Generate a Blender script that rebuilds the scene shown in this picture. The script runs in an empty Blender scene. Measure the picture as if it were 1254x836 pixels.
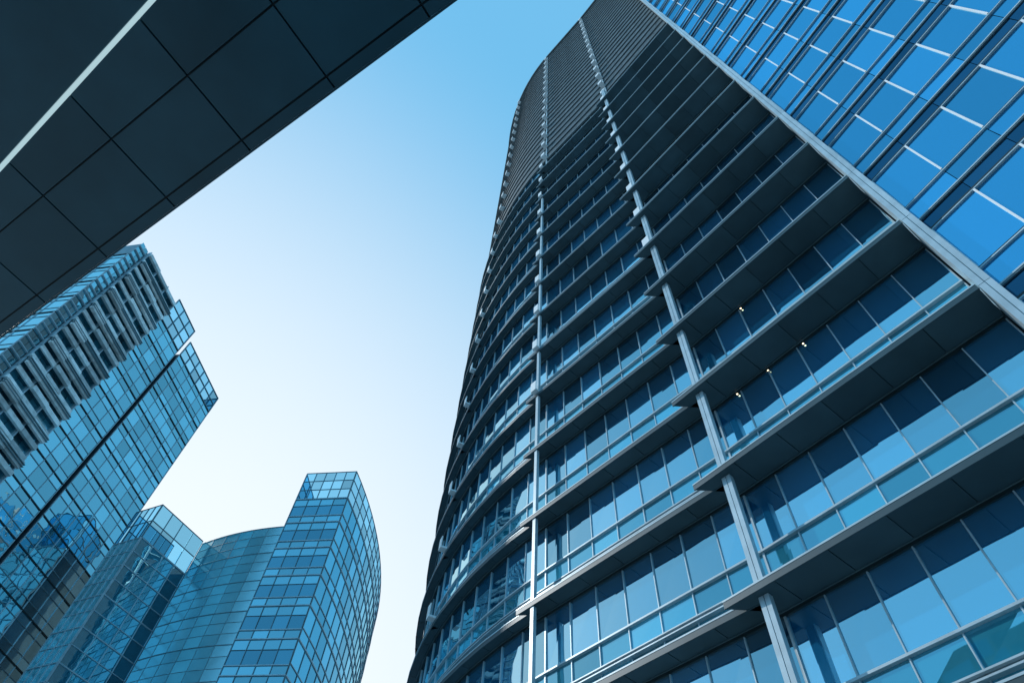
import bpy, math, random
from mathutils import Vector, Matrix
random.seed(7)
scene=bpy.context.scene
col=scene.collection
rad=math.radians

# ------------------------------------------------------------ materials
def newmat(name):
    m=bpy.data.materials.new(name); m.use_nodes=True
    nt=m.node_tree; nt.nodes.clear()
    out=nt.nodes.new('ShaderNodeOutputMaterial')
    return m,nt,out
def solid(name,c,rough=.5,metal=0.0,nscale=1.5,var=.25,bump=0.0,pertint=.0):
    m,nt,out=newmat(name); N=nt.nodes; L=nt.links
    b=N.new('ShaderNodeBsdfPrincipled'); b.inputs['Roughness'].default_value=rough; b.inputs['Metallic'].default_value=metal
    geo=N.new('ShaderNodeNewGeometry')
    n1=N.new('ShaderNodeTexNoise'); n1.inputs['Scale'].default_value=nscale; n1.inputs['Detail'].default_value=3
    L.new(geo.outputs['Position'],n1.inputs['Vector'])
    mr=N.new('ShaderNodeMapRange'); mr.inputs['From Min'].default_value=.3; mr.inputs['From Max'].default_value=.7
    mr.inputs['To Min'].default_value=1-var; mr.inputs['To Max'].default_value=1+var
    L.new(n1.outputs['Fac'],mr.inputs['Value'])
    at=N.new('ShaderNodeAttribute'); at.attribute_name='tint'
    m2=N.new('ShaderNodeMapRange'); m2.inputs['To Min'].default_value=1-pertint; m2.inputs['To Max'].default_value=1+pertint
    L.new(at.outputs['Fac'],m2.inputs['Value'])
    mu=N.new('ShaderNodeMath'); mu.operation='MULTIPLY'; L.new(mr.outputs[0],mu.inputs[0]); L.new(m2.outputs[0],mu.inputs[1])
    vm=N.new('ShaderNodeVectorMath'); vm.operation='SCALE'; vm.inputs[0].default_value=c; L.new(mu.outputs[0],vm.inputs['Scale'])
    L.new(vm.outputs[0],b.inputs['Base Color'])
    if bump:
        bp=N.new('ShaderNodeBump'); bp.inputs['Strength'].default_value=bump; bp.inputs['Distance'].default_value=.02
        L.new(n1.outputs['Fac'],bp.inputs['Height']); L.new(bp.outputs[0],b.inputs['Normal'])
    L.new(b.outputs[0],out.inputs['Surface'])
    return m
def glass(name,base,gloss,f0=.35,f1=.95,rough=.015,wave=.03,transp=0.0,var=.5):
    m,nt,out=newmat(name); N=nt.nodes; L=nt.links
    at=N.new('ShaderNodeAttribute'); at.attribute_name='tint'
    oi=N.new('ShaderNodeObjectInfo')
    ad=N.new('ShaderNodeMath'); ad.operation='ADD'; L.new(at.outputs['Fac'],ad.inputs[0]); L.new(oi.outputs['Random'],ad.inputs[1])
    m7=N.new('ShaderNodeMath'); m7.operation='MULTIPLY'; m7.inputs[1].default_value=7.31; L.new(ad.outputs[0],m7.inputs[0])
    fr=N.new('ShaderNodeMath'); fr.operation='FRACT'; L.new(m7.outputs[0],fr.inputs[0])
    mr=N.new('ShaderNodeMapRange'); mr.inputs['To Min'].default_value=1-var; mr.inputs['To Max'].default_value=1+var; L.new(fr.outputs[0],mr.inputs['Value'])
    geo=N.new('ShaderNodeNewGeometry')
    vm=N.new('ShaderNodeVectorMath'); vm.operation='SCALE'; vm.inputs[0].default_value=base; L.new(mr.outputs[0],vm.inputs['Scale'])
    df=N.new('ShaderNodeBsdfDiffuse'); L.new(vm.outputs[0],df.inputs['Color'])
    gl=N.new('ShaderNodeBsdfGlossy'); gl.inputs['Roughness'].default_value=rough
    if wave>0:
        nz=N.new('ShaderNodeTexNoise'); nz.inputs['Scale'].default_value=.55; nz.inputs['Detail'].default_value=1; L.new(geo.outputs['Position'],nz.inputs['Vector'])
        bp=N.new('ShaderNodeBump'); bp.inputs['Strength'].default_value=1; bp.inputs['Distance'].default_value=wave; L.new(nz.outputs['Fac'],bp.inputs['Height'])
        L.new(bp.outputs[0],gl.inputs['Normal'])
    mg=N.new('ShaderNodeMapRange'); mg.inputs['To Min'].default_value=1-var*.6; mg.inputs['To Max'].default_value=1; L.new(fr.outputs[0],mg.inputs['Value'])
    vg=N.new('ShaderNodeVectorMath'); vg.operation='SCALE'; vg.inputs[0].default_value=gloss; L.new(mg.outputs[0],vg.inputs['Scale'])
    L.new(vg.outputs[0],gl.inputs['Color'])
    lw=N.new('ShaderNodeLayerWeight'); lw.inputs['Blend'].default_value=.35
    mf=N.new('ShaderNodeMapRange'); mf.inputs['To Min'].default_value=f0; mf.inputs['To Max'].default_value=f1; L.new(lw.outputs['Facing'],mf.inputs['Value'])
    mx=N.new('ShaderNodeMixShader'); L.new(mf.outputs[0],mx.inputs[0]); L.new(df.outputs[0],mx.inputs[1]); L.new(gl.outputs[0],mx.inputs[2])
    last=mx
    if transp>0:
        tr=N.new('ShaderNodeBsdfTransparent')
        tv=N.new('ShaderNodeVectorMath'); tv.operation='SCALE'; tv.inputs[0].default_value=(.26,.66,.90)
        tm=N.new('ShaderNodeMapRange'); tm.inputs['To Min'].default_value=.55; tm.inputs['To Max'].default_value=1.08; L.new(fr.outputs[0],tm.inputs['Value'])
        L.new(tm.outputs[0],tv.inputs['Scale']); L.new(tv.outputs[0],tr.inputs['Color'])
        m2=N.new('ShaderNodeMixShader'); m2.inputs[0].default_value=transp; L.new(mx.outputs[0],m2.inputs[1]); L.new(tr.outputs[0],m2.inputs[2]); last=m2
    L.new(last.outputs[0],out.inputs['Surface'])
    return m
def emit(name,c,s):
    m,nt,out=newmat(name); e=nt.nodes.new('ShaderNodeEmission'); e.inputs['Color'].default_value=(*c,1); e.inputs['Strength'].default_value=s
    nt.links.new(e.outputs[0],out.inputs['Surface']); return m

M={}
M['vision']=glass('vision_glass',(.010,.17,.38),(.62,.94,1.0),.58,.95,wave=.014,var=.5)
M['teal']=glass('spandrel_glass',(.03,.30,.42),(.44,.86,1.0),.45,.88,wave=.010,var=.5)
M['rblue']=glass('blue_glass',(.006,.10,.30),(.20,.70,1.0),.6,.98,wave=.03,var=.55)
M['rdark']=glass('dark_glass',(.004,.022,.045),(.10,.32,.52),.25,.8,wave=.02)
M['lblue']=glass('tower_glass',(.012,.20,.32),(.60,.96,1.0),.6,.95,wave=.045,var=.6)
M['cblue']=glass('cyan_glass',(.012,.20,.30),(.46,.88,1.0),.55,.9,wave=.012,var=.45)
M['cmid']=glass('deep_glass',(.006,.08,.14),(.26,.60,.75),.5,.9,wave=.012,var=.4)
M['lteal']=glass('curved_teal_glass',(.12,.54,.68),(.70,.97,1.0),.45,.75,rough=.16,wave=.0,var=.14)
M['crown']=glass('clear_screen_glass',(.02,.2,.3),(.3,.7,.9),.3,.7,transp=.92,wave=.0,var=.5)
M['metal']=solid('grey_metal',(.17,.27,.31),.42,.35,2.0,.15,pertint=.12)
M['lmetal']=solid('light_metal',(.46,.59,.65),.38,.15,2.0,.12,pertint=.08)
M['chrome']=solid('bright_metal',(.80,.82,.80),.4,.1,1.2,.25,pertint=.4)
M['white']=solid('white_metal',(.88,.92,.93),.4,.0,2.0,.04)
M['dark']=solid('dark_metal',(.018,.038,.045),.45,.3,2.0,.2)
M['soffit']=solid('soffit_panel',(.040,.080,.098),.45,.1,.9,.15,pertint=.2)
M['crownpanel']=solid('crown_panel',(.105,.14,.155),.55,.1,.9,.15,pertint=.22)
M['canopy']=solid('canopy_panel',(.032,.098,.130),.34,.15,.7,.15,bump=.05,pertint=.12)
M['wall']=solid('core_wall',(.05,.08,.1),.6,0,1,.2)
M['beige']=solid('beige_stone',(.80,.64,.58),.8,0,.3,.3,pertint=.3)
M['brown']=solid('brown_cladding',(.10,.12,.13),.6,0,.3,.3,pertint=.3)
M['lamp']=emit('lamp_glow',(1,.8,.5),4)
M['strip']=emit('strip_glow',(.6,.88,.97),.7)

# ------------------------------------------------------------ mesh builder
class MB:
    def __init__(s): s.v=[];s.f=[];s.m=[];s.t=[];s.mats=[]
    def mi(s,k):
        if k not in s.mats: s.mats.append(k)
        return s.mats.index(k)
    def quad(s,ps,k,t=None):
        i=len(s.v); s.v+=[tuple(p) for p in ps]; s.f.append(tuple(range(i,i+len(ps)))); s.m.append(s.mi(k)); s.t.append(random.random() if t is None else t)
    def slab(s,f,s0,s1,n0,n1,z0,z1,k,segs=1,t=None):
        t=random.random() if t is None else t
        i=len(s.v); k=s.mi(k)
        for j in range(segs+1):
            q=s0+(s1-s0)*j/segs
            for (n,z) in ((n0,z0),(n1,z0),(n1,z1),(n0,z1)):
                x,y=f(q,n); s.v.append((x,y,z))
        fs=[]
        for j in range(segs):
            a=i+4*j;b=a+4
            for c in range(4):
                d=(c+1)%4
                fs.append((a+c,b+c,b+d,a+d))
        fs.append((i,i+1,i+2,i+3)); e=i+4*segs; fs.append((e+3,e+2,e+1,e))
        s.f+=fs; s.m+=[k]*len(fs); s.t+=[t]*len(fs)
    def append(s,o,mat):
        i=len(s.v); s.v+=[tuple(mat@Vector(p)) for p in o.v]; s.f+=[tuple(a+i for a in q) for q in o.f]
        s.m+=[s.mi(o.mats[a]) for a in o.m]; s.t+=o.t
    def mesh(s,name):
        me=bpy.data.meshes.new(name); me.from_pydata(s.v,[],s.f)
        for k in s.mats: me.materials.append(M[k])
        me.polygons.foreach_set('material_index',s.m)
        a=me.attributes.new('tint','FLOAT','FACE'); a.data.foreach_set('value',s.t)
        me.update(); return me
def flat(s,n): return (s,-n)
def arc(R):
    return lambda s,n:((R+n)*math.sin(s/R), R-(R+n)*math.cos(s/R))
def frame(p,ang,z=0): return Matrix.Translation((p[0],p[1],z))@Matrix.Rotation(ang,4,'Z')
def put(name,me,mat,parent=None,**kw):
    o=bpy.data.objects.new(name,me); col.objects.link(o)
    if parent: o.parent=parent; o.matrix_parent_inverse=Matrix.Identity(4); o.matrix_local=parent.matrix_world.inverted()@mat
    else: o.matrix_world=mat
    for k,v in kw.items(): o[k]=v
    return o
def thing(name,p,label,category,**kw):
    e=bpy.data.objects.new(name,None); col.objects.link(e); e.matrix_world=Matrix.Translation(p); e.empty_display_size=1
    e['label']=label; e['category']=category
    for k,v in kw.items(): e[k]=v
    bpy.context.view_layer.update()
    return e
def curtain(f,W,npan,rows,rails,mw,md,mmat,segs=1,jit=.006,mz=None,edge=0.0):
    """rows (z0,z1,mat); rails (z0,z1,n1,mat)"""
    b=MB(); pw=W/npan
    for (z0,z1,k) in rows:
        for i in range(npan):
            a=i*pw+.01; c=(i+1)*pw-.01
            j=[random.uniform(-jit,jit) for _ in range(4)]
            pa=f(a,j[0]);pb=f(c,j[1]);pc=f(c,j[2]);pd=f(a,j[3])
            b.quad([(pa[0],pa[1],z0),(pb[0],pb[1],z0),(pc[0],pc[1],z1),(pd[0],pd[1],z1)],k)
    zz=mz or (min(r[0] for r in rows),max(r[1] for r in rows))
    for i in range(npan+1):
        s0=min(max(i*pw-mw/2,0),W-mw)
        b.slab(f,s0,s0+mw,-.05,md,zz[0],zz[1],mmat)
    for (z0,z1,n1,k) in rails:
        b.slab(f,edge,W-edge,-.04,n1,z0,z1,k,segs)
    return b
def shade(f,s0,s1,depth,npan,mat,n0=.12,taper=.95):
    """ledge whose left end runs out to a point along its outer edge"""
    b=MB(); pw=(s1-s0)/npan
    def g(s,n):
        w=min(max((s0+.8-s)/.8,0),1); q=1-(n-n0)/(depth-n0); return f(s+w*taper*max(q,0),n)
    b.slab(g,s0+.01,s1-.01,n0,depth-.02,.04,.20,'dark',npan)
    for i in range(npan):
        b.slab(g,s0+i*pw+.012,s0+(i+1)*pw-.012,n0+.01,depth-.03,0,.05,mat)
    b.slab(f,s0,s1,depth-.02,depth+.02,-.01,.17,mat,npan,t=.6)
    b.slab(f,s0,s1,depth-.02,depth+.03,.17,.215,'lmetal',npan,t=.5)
    return b
def cladding(f,W,z1):
    b=MB(); b.slab(f,0,W,-.08,.0,0,z1,'dark',6)
    nr=8; h=z1/nr
    for r in range(nr):
        n=6; pw=W/n; off=(r%2)*pw/2
        xs=[0]+[i*pw+off for i in range(0 if off else 1,n)]+[W]
        for a,c in zip(xs,xs[1:]):
            if c-a<.05: continue
            b.slab(f,a+.014,c-.014,.0,.10+.012*random.random(),r*h+.024,(r+1)*h-.014,'crownpanel',2)
        if r%4==0: b.slab(f,0,W,.0,.24,r*h,r*h+.06,'crownpanel',6,t=.5)
    return b

# ------------------------------------------------------------ main tower
FH=4.0; Z0=3.8; NF=31; KC=16
e_ang=rad(-51.9); E=Vector((math.cos(e_ang),math.sin(e_ang))); NO=Vector((E.y,-E.x))  # outward
a_ang=rad(-55.0); EA=Vector((math.cos(a_ang),math.sin(a_ang))); NA=Vector((EA.y,-EA.x))
D1=.74; D2=1.20
Bg=Vector((1.46,20.0))-NO*D1; W=8.45; WA=8.05
Ag=Bg+E*W; Cg=Ag+EA*WA
RG=26.35; CC=Bg-NO*RG; da=18.3; AW=RG*rad(da)
def circ(a): return CC+RG*Vector((math.cos(rad(a)),math.sin(rad(a))))
aB=math.degrees(math.atan2((Bg-CC).y,(Bg-CC).x))%360
tower=thing('glass_tower',(8,20,0),'tall dark glass office tower with stacked metal sunshades and pale columns','skyscraper')
fa=arc(RG)
bays=[('right',Ag,a_ang),('flat',Bg,e_ang),('arc',circ(aB-da),rad(aB-da+90)),('arc',circ(aB-2*da),rad(aB-2*da+90)),('arc',circ(aB-3*da),rad(aB-3*da+90)),('arc',circ(aB-4*da),rad(aB-4*da+90))]
rows=[(.10,.88,'teal'),(1.04,1.84,'teal'),(1.90,3.92,'vision')]
rails=[(0,.10,.10,'metal'),(.88,.92,.16,'lmetal'),(.92,1.0,.05,'metal'),(1.0,1.04,.16,'lmetal'),(1.84,1.90,.11,'lmetal'),(3.92,4.0,.07,'dark'),(.36,.39,.08,'lmetal')]
FN={'right':(flat,WA,1),'flat':(flat,W,1),'arc':(fa,AW,7)}
WN={k:[curtain(f,w_,7,rows,rails,.032,.05,'lmetal',sg,jit=.010) for _ in range(5)] for k,(f,w_,sg) in FN.items()}
WM={k:[x.mesh('tower_window') for x in v] for k,v in WN.items()}
CL={k:cladding(f,w_,FH) for k,(f,w_,sg) in FN.items()}
CM={k:x.mesh('cladding') for k,x in CL.items()}
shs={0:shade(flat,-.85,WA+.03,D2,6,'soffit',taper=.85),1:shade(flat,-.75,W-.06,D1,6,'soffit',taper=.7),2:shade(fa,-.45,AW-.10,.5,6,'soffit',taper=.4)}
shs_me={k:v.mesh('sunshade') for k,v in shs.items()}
def bracket(n0,n1,w=.26,s=0):
    b=MB(); b.slab(flat,s-w/2,s+w/2,n0,n1,.24,.34,'white')
    b.slab(flat,s-w/2,s+w/2,n1-.05,n1,.34,.95,'white'); return b
brk={0:bracket(.9,1.22,.42),1:bracket(.4,.98,.36),2:bracket(.3,.84,.38)}
brc={0:bracket(.14,.84,.50),1:bracket(.14,.78,.50),2:bracket(.14,.72,.50)}
rest_w=MB(); rest_s=MB(); rest_c=MB(); rest_b=MB()
# right facade
rang=rad(-64.0); RE=Vector((math.cos(rang),math.sin(rang)))
Rg=Cg+EA*.36+NA*.86
rrows=[(.05,.86,'rblue'),(.98,3.26,'rblue'),(3.42,3.96,'rdark')]
rrails=[(0,.05,.07,'lmetal'),(.86,.90,.07,'lmetal'),(.90,.98,.03,'dark'),(3.26,3.30,.07,'lmetal'),(3.30,3.42,.03,'dark'),(3.96,4.0,.05,'metal')]
RW=8.4
wr=[curtain(flat,RW,6,rrows,rrails,.055,.07,'white',mz=(.96,3.28),jit=.012) for _ in range(5)]
wr_me=[x.mesh('right_window') for x in wr]
for k in range(NF):
    z=Z0+FH*k
    for bi,(kind,p,a) in enumerate(bays):
        F=frame(p,a,z); key=bi if bi<2 else 2; r=random.randrange(5)
        if bi<3:
            if k>=KC: rest_b.append(brc[bi],F)
            elif (bi==0 and k>=7) or (bi==1 and k>=6) or (bi==2 and k>=3): rest_b.append(brk[bi],F)
        if k>=KC:
            if bi<4 and k<KC+12: put('cladding',CM[kind],F,tower)
            else: rest_c.append(CL[kind],F)
            continue
        if bi<4:
            put('window',WM[kind][r],F,tower)
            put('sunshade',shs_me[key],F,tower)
        else:
            rest_w.append(WN[kind][r],F); rest_s.append(shs[key],F)
    for j in range(3):
        F=frame(Rg+RE*RW*j,rang,z); r=random.randrange(5)
        if j==0 and k<24: put('window',wr_me[r],F,tower)
        else: rest_w.append(wr[r],F)
I4=Matrix.Identity(4)
put('window',rest_w.mesh('remaining_windows'),I4,tower,kind='stuff')
put('sunshade',rest_s.mesh('remaining_sunshades'),I4,tower,kind='stuff')
put('cladding',rest_c.mesh('remaining_cladding'),I4,tower,kind='stuff')
put('bracket',rest_b.mesh('remaining_brackets'),I4,tower,kind='stuff')
ZT=Z0+FH*NF; ZK=Z0+FH*KC
def column(w,n0,n1,mat,z1,step=4.0,split=True,z0=0):
    b=MB(); b.slab(flat,-w/2+.03,w/2-.03,n0,n1-.03,z0,z1,'metal')
    z=Z0-4
    while z<z1-.1:
        a=max(z,0)+.01; c=min(z+step,z1)-.01
        if z>=z0-4:
            if split:
                b.slab(flat,-w/2,-.01,n0+.01,n1,a,c,mat); b.slab(flat,.01,w/2,n0+.01,n1,a,c,mat)
            else: b.slab(flat,-w/2,w/2,n0+.01,n1,a,c,mat)
        z+=step
    return b.mesh('column')
put('column',column(.28,.78,.98,'lmetal',ZK),frame(Ag+E*.08,e_ang),tower)
put('column',column(.16,.56,.72,'lmetal',ZK-12,split=False),frame(Bg+E*.03,e_ang),tower)
put('column',column(.14,.13,.24,'lmetal',ZT,split=False,z0=ZK),frame(Ag+E*.05,e_ang),tower)
put('column',column(.12,.13,.24,'lmetal',ZT,split=False,z0=ZK),frame(Bg,e_ang),tower)
put('column',column(.30,.1,1.28,'lmetal',ZT),frame(Cg+EA*.20,a_ang),tower,label='pale corner column clad in metal panels')
# core wall
def prism(pts,z0,z1,k,top='dark'):
    b=MB(); n=len(pts)
    for i in range(n):
        p,q=pts[i],pts[(i+1)%n]; b.quad([(p[0],p[1],z0),(q[0],q[1],z0),(q[0],q[1],z1),(p[0],p[1],z1)],k)
    b.quad([(p[0],p[1],z1) for p in pts],top)
    return b
inn=[circ(a)*1 for a in [aB-4*da+i*4*da/24 for i in range(25)]]
def inset(p,c,d):
    v=(Vector(c)-Vector(p)); return Vector(p)+v.normalized()*d
pts=[inset(p,CC,.18) for p in inn]+[Ag-NO*.14,Cg+EA*.36-NA*.12]
Rn=Vector((RE.y,-RE.x))
pts+=[Rg-Rn*.12+RE*.2,Rg+RE*RW*3-Rn*.12,Vector((55,0)),Vector((52,62)),Vector((20,66))]
put('wall',prism([tuple(p) for p in pts],0,ZT-.02,'wall').mesh('tower_wall'),I4,tower)
b=MB()
for (kind,p,a) in bays:
    F=frame(p,a,0); c=MB(); f,w_,sg=FN[kind]
    c.slab(f,0,w_,-.3,.4,ZT+.01,ZT+.7,'crownpanel',6); b.append(c,F)
put('roof',b.mesh('roof_coping'),I4,tower)
b=MB(); r0=.03
for i in range(12):
    t0=2*math.pi*i/12;t1=2*math.pi*(i+1)/12
    b.quad([(0,0,0),(r0*math.cos(t1),r0*math.sin(t1),0),(r0*math.cos(t0),r0*math.sin(t0),0)],'lamp',.5)
    b.quad([(r0*math.cos(t0),r0*math.sin(t0),0),(r0*math.cos(t1),r0*math.sin(t1),0),(r0*math.cos(t1),r0*math.sin(t1),.03),(r0*math.cos(t0),r0*math.sin(t0),.03)],'lmetal',.5)
lm=b.mesh('spotlight')
for (k,s) in ((4,1.0),(4,2.3),(4,3.7),(5,2.4),(1,2.9)):
    put('spotlight',lm,frame(Ag+EA*s+NA*.05,a_ang,Z0+FH*k-.12),tower)

# ------------------------------------------------------------ overhead canopy
u=Vector((-.80,.60)); CH=10.5
can=thing('entrance_canopy',(-6,-6,0),'dark panelled canopy with a narrow bright strip, projecting overhead','canopy')
CF=Matrix(((u.x,-.6,0,0),(u.y,-.8,0,0),(0,0,1,12.1),(0,0,0,1)))
def ff(s,n): return (s, n+(5.4-s)*.071*min(max((n-1.30)/.9,0),1))
f0=lambda s,n:(s,n)
b=MB()
b.slab(f0,-9,26,-.07,12,.06,.75,'dark')
b.slab(f0,-9,26,-.105,-.075,-.01,.8,'canopy')
pu=1.84; u0=.3716*CH-pu*6
b2=MB()
def panels(y0,y1,step,off,g=.016):
    x=u0+off
    while x<24:
        b2.slab(ff,x+g,x+step-g,y0+g,y1-g,0,.07,'canopy'); x+=step
panels(-.085,.13,pu,0); panels(.13,1.30,pu,0); panels(1.30,2.285,pu,0)
for yy in range(3): panels(2.335+3.1*yy,2.335+3.1*(yy+1),pu*4,2.4)
put('fascia',b.mesh('canopy_body'),CF,can)
put('soffit',b2.mesh('canopy_soffit'),CF,can)
b=MB(); b.slab(ff,-9,24,2.280,2.338,-.015,.05,'strip'); put('bright_strip',b.mesh('bright_strip'),CF,can)  # narrow bright line between soffit panels, drawn as a weakly emissive slab
b=MB()
for s in (-6,4,14,24): b.slab(f0,s-.4,s+.4,10.4,11.2,-12.1,0.02,'metal')
put('column',b.mesh('canopy_column'),CF,can)

# ------------------------------------------------------------ left tower
lt=thing('glass_tower',(-55,55,0),'blue glass office tower with louvred grey side bay and open crown','tower')
w=Vector((.222,.975)); ln=Vector((.975,-.222)); la=math.atan2(w.y,w.x)
def lp(s,n=0): return -59.2*ln+w*s+ln*n
LF=3.8; LZ=2.0
rows=[(.0,.9,'lblue'),(.98,2.75,'lblue'),(2.83,3.68,'lblue')]
rails=[(.9,.98,.05,'metal'),(2.75,2.83,.05,'metal'),(3.68,3.8,.10,'dark')]
w3=[curtain(flat,10.7,6,rows,rails,.06,.08,'lmetal',jit=.016).mesh('left_window') for _ in range(5)]
w2=[curtain(flat,5.6,3,rows,rails,.06,.08,'lmetal',jit=.016).mesh('left_window') for _ in range(5)]
sw=curtain(flat,26,12,rows,rails,.08,.08,'lmetal',jit=.014)
def louvre(var=0):
    b=MB(); Wd=9.7
    for i,(a,c) in enumerate(((0.05,.75),(.8,1.5))):
        b.quad([(a,0,0),(c,0,0),(c,0,3.7),(a,0,3.7)],'lblue')
    for z in (.2,1.4,2.6): b.slab(flat,0,1.55,.0,.2,z,z+.12,'lmetal')
    n=3; pw=(Wd-1.7)/n
    for i in range(n*2):
        a=1.7+i*pw/2
        for z0,z1 in ((.0,1.9),(1.96,3.78)):
            b.quad([(a+.03,.0,z0),(a+pw/2-.03,.0,z0),(a+pw/2-.03,.0,z1),(a+.03,.0,z1)],'lblue')
    # layered silver bands, panel by panel, slightly staggered
    for (z,n1,h,m) in ((.0,1.05,.95,'chrome'),(1.25,.7,.40,'chrome'),(2.75,.80,.55,'chrome')):
        for i in range(n):
            a=1.7+i*pw+.03; c=1.7+(i+1)*pw-.03; o=random.choice((-.14,0,0,.12))
            b.slab(flat,a,c,n1-.34,n1+o,z,z+h,m)
        b.slab(flat,1.6,Wd,-.02,n1-.35,z+h-.12,z+h-.03,'metal')
    for z in (.28,.58): b.slab(flat,1.6,Wd+.06,.9,1.24,z,z+.06,'metal')
    for i in range(n+1):
        a=1.7+i*pw; b.slab(flat,a-.07,a+.07,-.05,.45,0,3.8,'lmetal')
    return b
w1=[louvre().mesh('louvre_window') for _ in range(5)]
sd_=MB()
for k in range(20):
    z=LZ+LF*k
    put('window',w1[random.randrange(5)],frame(lp(28.3),la,z),lt,label='louvred grey window bay')
    put('window',w2[random.randrange(5)],frame(lp(38.2),la,z),lt)
    put('window',w3[random.randrange(5)],frame(lp(44.4),la,z),lt)
    sd_.append(sw,frame(lp(28.28,-26),la-math.pi/2,z))
put('window',sd_.mesh('side_windows'),I4,lt,kind='stuff')
def lattice(Wd,H,np_,nz,fr='lmetal',dd=.15,th=.12,f=flat):
    b=MB(); 
    for i in range(np_):
        for j in range(nz):
            a=i*Wd/np_;c=(i+1)*Wd/np_;z0=j*H/nz;z1=(j+1)*H/nz
            pa=f(a,0);pc=f(c,0)
            b.quad([(pa[0],pa[1],z0),(pc[0],pc[1],z0),(pc[0],pc[1],z1),(pa[0],pa[1],z1)],'crown')
    for i in range(np_+1):
        s=min(max(i*Wd/np_-th/2,0),Wd-th); b.slab(f,s,s+th,-dd,dd,0,H,fr)
    for j in range(nz+1):
        z=min(max(j*H/nz-th/2,0),H-th); b.slab(f,0,Wd,-dd*.9,dd*.9,z,z+th*.9,fr,np_ if f is not flat else 1)
    return b
zt=LZ+LF*20
put('crown',lattice(10.7,3.4,6,2,'metal',.1,.12).mesh('crown_screen'),frame(lp(44.4),la,zt),lt)
put('crown',lattice(5.6,5.4,3,3,'metal',.1,.12).mesh('crown_screen'),frame(lp(38.2),la,zt),lt)
put('crown',lattice(12,3.4,8,2,'metal',.1,.12).mesh('crown_screen'),frame(lp(55.1),la+math.pi/2,zt),lt)
lv=louvre(); put('crown',lv.mesh('louvre_crown'),frame(lp(28.3),la,zt),lt)
b=MB(); b.slab(flat,0.2,9.5,-6,-.2,0,3.7,'metal'); put('crown',b.mesh('plant_enclosure'),frame(lp(28.3),la,zt),lt)
corner=[lp(28.45,-.1),lp(43.9,-.1),lp(43.9,-.8),lp(44.35,-.8),lp(44.35,-.1),lp(55.05,-.1),lp(55.05,-26),lp(28.45,-26)]
put('wall',prism([tuple(p) for p in corner],0,zt,'wall').mesh('left_wall'),I4,lt)

# ------------------------------------------------------------ curved low building
cb=thing('curved_glass_building',(-28,72,0),'teal glass building with curved walls and open lattice crown','building')
CFH=3.7
def heading(p,q): return math.atan2(q[1]-p[1],q[0]-p[0])
K0=Vector((-43.3,63.2));K1=Vector((-39.7,61.4));K2=Vector((-36.0,67.4));K3=Vector((-35.0,65.7));K4=Vector((-24.6,61.35));K5=Vector((-18.2,60.2))
cw=(K4-K3).length; Rc=34.0; half=math.asin(cw/2/Rc); cwl=2*half*Rc
fc=arc(Rc); c_ang=heading(K3,K4)-half
rows=[(0,1.2,'lteal'),(1.24,2.42,'lteal'),(2.46,3.63,'lteal')]
rails=[(1.2,1.24,.025,'metal'),(2.42,2.46,.025,'metal'),(3.63,3.7,.05,'metal')]
wc=[curtain(fc,cwl,6,rows,rails,.04,.03,'metal',12,jit=.003).mesh('curved_window') for _ in range(3)]
for k in range(14):
    put('window',wc[k%3],frame(K3,c_ang,1.1+CFH*k),cb)
fw=(K5-K4).length
rows=[(0,.9,'cblue'),(1.0,2.5,'cmid'),(2.55,3.6,'cblue')]
rails=[(.9,1.0,.1,'lmetal'),(2.5,2.55,.06,'metal'),(3.6,3.7,.12,'lmetal')]
wt=[curtain(flat,fw,4,rows,rails,.06,.08,'metal').mesh('front_window') for _ in range(3)]
for k in range(15): put('window',wt[k%3],frame(K4,heading(K4,K5),1.6+CFH*k),cb)
Rt=70.0; ft=arc(Rt); tl=34.0; th0=rad(75)
rows=[(0,1.15,'cblue'),(1.22,3.58,'cblue')]
rails=[(1.15,1.22,.08,'lmetal'),(3.58,3.7,.10,'lmetal')]
ws=[curtain(ft,tl,17,rows,rails,.07,.07,'metal',17).mesh('side_window') for _ in range(3)]
for k in range(15): put('window',ws[k%3],frame(K5,th0,1.6+CFH*k),cb)
rows=[(0,1.8,'cblue'),(1.86,3.6,'cblue')]; rails=[(1.8,1.86,.08,'lmetal'),(3.6,3.7,.1,'lmetal')]
l1=(K2-K1).length; l0=(K1-K0).length
wg=curtain(flat,l1,4,rows,rails,.07,.09,'lmetal').mesh('side_window'); 
wk=curtain(flat,l0,4,[(0,1.8,'lteal'),(1.86,3.6,'lteal')],rails,.08,.1,'lmetal').mesh('end_window')
for k in range(13):
    put('window',wg,frame(K1,heading(K1,K2),1.6+CFH*k),cb); put('window',wk,frame(K0,heading(K0,K1),1.6+CFH*k),cb)
zc=1.6+CFH*13
put('crown',lattice(l1,54.6-zc,4,2,'metal',.05,.09).mesh('lattice_crown'),frame(K1,heading(K1,K2),zc),cb)
put('crown',lattice(l0,54.6-zc,4,2,'metal',.05,.09).mesh('lattice_crown'),frame(K0,heading(K0,K1),zc),cb)
put('crown',lattice(6,54.6-zc,4,2,'metal',.05,.09).mesh('lattice_crown'),frame(K0+Vector((3.4,5.6)),heading((3.4,5.6),(0,0)),zc),cb)
zq=1.6+CFH*15
put('crown',lattice(fw,61.6-zq,5,3,'metal',.05,.09).mesh('lattice_crown'),frame(K4,heading(K4,K5),zq),cb)
put('crown',lattice(tl,61.6-zq,17,3,'metal',.05,.09,ft).mesh('lattice_crown'),frame(K5,th0,zq),cb)
put('crown',lattice(12,61.6-52.9,6,5,'metal',.05,.09).mesh('lattice_crown'),frame(K4+Vector((1.2,12)),rad(-96),52.9),cb)
def arcpts(p,ang,f,L,n,off=-.12):
    F=frame(p,ang); return [F@Vector((*f(L*i/n,off),0)) for i in range(n+1)]
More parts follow.
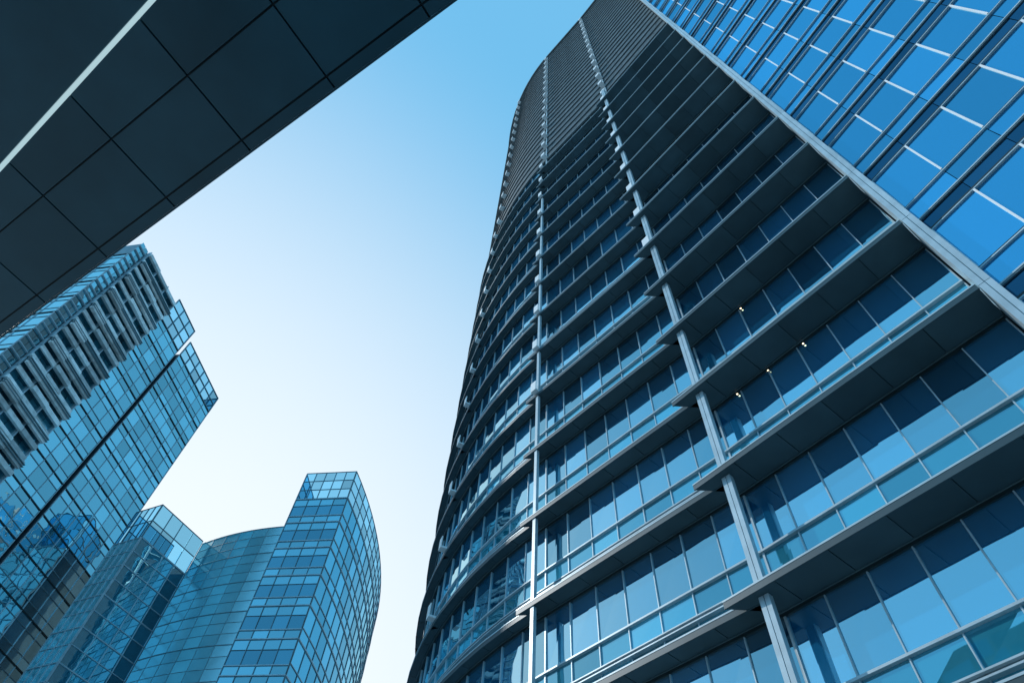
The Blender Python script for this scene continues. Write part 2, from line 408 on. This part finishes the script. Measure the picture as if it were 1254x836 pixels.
lowp=[Vector((*K0,0))+Vector((.05,.15,0)),Vector((*K1,0))+Vector((0,.2,0)),Vector((*K2,0))+Vector((-.1,.1,0))]+arcpts(K3,c_ang,fc,cwl,12)+[Vector((-24.4,85,0)),Vector((-40,85,0))]
put('wall',prism([(p.x,p.y) for p in lowp],0,1.6+CFH*13,'wall').mesh('low_wall'),I4,cb)
hp=[Vector((*K4,0))+Vector((.02,.15,0))]+arcpts(K5,th0,ft,tl,17)+[Vector((-25,94,0))]
put('wall',prism([(p.x,p.y) for p in hp],0,zq,'wall').mesh('high_wall'),I4,cb)

# ------------------------------------------------------------ apartment tower (seen in reflections)
ap=thing('apartment_building',(112,148,0),'beige stone apartment tower mirrored in the glass facade','building')
AH=138
ae=Vector((.48,-.877)); an=Vector((-.877,-.48)); ap0=Vector((97,153)); AL=26
pts=[ap0,ap0+ae*AL,ap0+ae*AL-an*24,ap0-an*24]
b=prism([tuple(p) for p in pts],0,AH,'beige'); put('wall',b.mesh('apartment_wall'),I4,ap)
b=MB(); F=frame(ap0,math.atan2(ae.y,ae.x)); c=MB()
for i in range(4):
    h=AH+random.choice((0,3,7,12)); c.slab(flat,i*6.5+.6,i*6.5+4.2,-3,1.4,0,h,'beige')
for k in range(28):
    for i in range(8):
        c.slab(flat,i*3.25+.9,i*3.25+2.1,-.1,1.46 if i%2==0 else .06,2.5+k*5,4.6+k*5,'rdark')
    c.slab(flat,0,AL,-.1,1.7,1.2+k*5,1.7+k*5,'beige')
b.append(c,F)
put('window',b.mesh('apartment_windows'),I4,ap,kind='stuff')

# rounded office block across the plaza (mirrored in the lower windows)
rb=thing('rounded_office_building',(-66,-20,0),'dark rounded office block mirrored in the lower tower windows','building')
b=MB(); n=28
def ring(r): return [(-66+r*1.2*math.cos(2*math.pi*i/n),-20+r*math.sin(2*math.pi*i/n)) for i in range(n)]
put('wall',prism(ring(15),0,46,'brown').mesh('rounded_wall'),I4,rb)
for k in range(12):
    for i in range(n):
        R1=ring(15.06); p,q=R1[i],R1[(i+1)%n]
        p2=(p[0]*.93+q[0]*.07,p[1]*.93+q[1]*.07); q2=(p[0]*.07+q[0]*.93,p[1]*.07+q[1]*.93)
        b.quad([(*p2,1.4+k*3.7),(*q2,1.4+k*3.7),(*q2,3.6+k*3.7),(*p2,3.6+k*3.7)],'rdark')
put('window',b.mesh('rounded_windows'),I4,rb,kind='stuff')

# ------------------------------------------------------------ ground
def ground_mat():
    m,nt,out=newmat('paving'); N=nt.nodes;L=nt.links
    g=N.new('ShaderNodeNewGeometry'); br=N.new('ShaderNodeTexBrick'); br.inputs['Scale'].default_value=1.2
    br.inputs['Color1'].default_value=(.26,.32,.34,1);br.inputs['Color2'].default_value=(.32,.38,.40,1);br.inputs['Mortar'].default_value=(.12,.15,.16,1)
    br.inputs['Mortar Size'].default_value=.01
    L.new(g.outputs['Position'],br.inputs['Vector']); p=N.new('ShaderNodeBsdfPrincipled'); p.inputs['Roughness'].default_value=.7
    L.new(br.outputs['Color'],p.inputs['Base Color']); L.new(p.outputs[0],out.inputs['Surface']); return m
M['paving']=ground_mat()
b=MB(); b.quad([(-3000,-3000,0),(3000,-3000,0),(3000,3000,0),(-3000,3000,0)],'paving')
put('ground',b.mesh('ground'),I4,None,kind='structure',label='grey stone paving around the towers',category='ground')

# ------------------------------------------------------------ world and sun
az=rad(-72); el=rad(36); ga=rad(-32)
wd=bpy.data.worlds.new('World'); scene.world=wd; wd.use_nodes=True
nt=wd.node_tree; nt.nodes.clear(); N=nt.nodes; L=nt.links
out=N.new('ShaderNodeOutputWorld'); bg=N.new('ShaderNodeBackground'); bg.inputs['Strength'].default_value=.15
sky=N.new('ShaderNodeTexSky'); sky.sky_type='NISHITA'; sky.sun_disc=False; sky.sun_elevation=el; sky.sun_rotation=az
sky.dust_density=.6; sky.air_density=1.0; sky.ozone_density=1.5
blu=N.new('ShaderNodeMix'); blu.data_type='RGBA'; blu.inputs['Factor'].default_value=.86
blu.inputs['B'].default_value=(1.2,3.9,6.3,1); L.new(sky.outputs[0],blu.inputs['A'])
tc=N.new('ShaderNodeTexCoord'); nrm=N.new('ShaderNodeVectorMath'); nrm.operation='NORMALIZE'; L.new(tc.outputs['Generated'],nrm.inputs[0])
G=Vector((math.sin(ga)*math.cos(rad(12)),math.cos(ga)*math.cos(rad(12)),math.sin(rad(12))))
dt=N.new('ShaderNodeVectorMath'); dt.operation='DOT_PRODUCT'; dt.inputs[1].default_value=G; L.new(nrm.outputs[0],dt.inputs[0])
mr=N.new('ShaderNodeMapRange'); mr.interpolation_type='SMOOTHSTEP'; mr.inputs['From Min'].default_value=.34; mr.inputs['From Max'].default_value=1.04; L.new(dt.outputs['Value'],mr.inputs['Value'])
mx=N.new('ShaderNodeMix'); mx.data_type='RGBA'; L.new(mr.outputs[0],mx.inputs['Factor']); L.new(blu.outputs['Result'],mx.inputs['A']); mx.inputs['B'].default_value=(6.5,6.9,7.2,1)
L.new(mx.outputs['Result'],bg.inputs['Color']); L.new(bg.outputs[0],out.inputs['Surface'])
sl=bpy.data.lights.new('sun','SUN'); sl.energy=2.2; sl.angle=rad(.5); sl.color=(1,.97,.93)
so=bpy.data.objects.new('sun',sl); col.objects.link(so)
sd=Vector((math.sin(az)*math.cos(el),math.cos(az)*math.cos(el),math.sin(el)))
so.rotation_euler=sd.to_track_quat('Z','Y').to_euler()

# ------------------------------------------------------------ camera
cam=bpy.data.cameras.new('camera'); co=bpy.data.objects.new('camera',cam); col.objects.link(co)
fpx=800.0; cam.sensor_width=36; cam.lens=fpx/1254*36; cam.clip_end=6000; cam.clip_start=.05
zc_=Vector((45,513,-fpx)).normalized(); fw_=Vector((0,0,-1)); yw=(fw_-fw_.dot(zc_)*zc_).normalized(); xw=yw.cross(zc_)
R=Matrix((xw,yw,zc_)).to_4x4()
co.matrix_world=Matrix.Translation((0,0,1.6))@R
scene.camera=co
scene.view_settings.view_transform='Standard'; scene.view_settings.look='None'; scene.view_settings.exposure=0
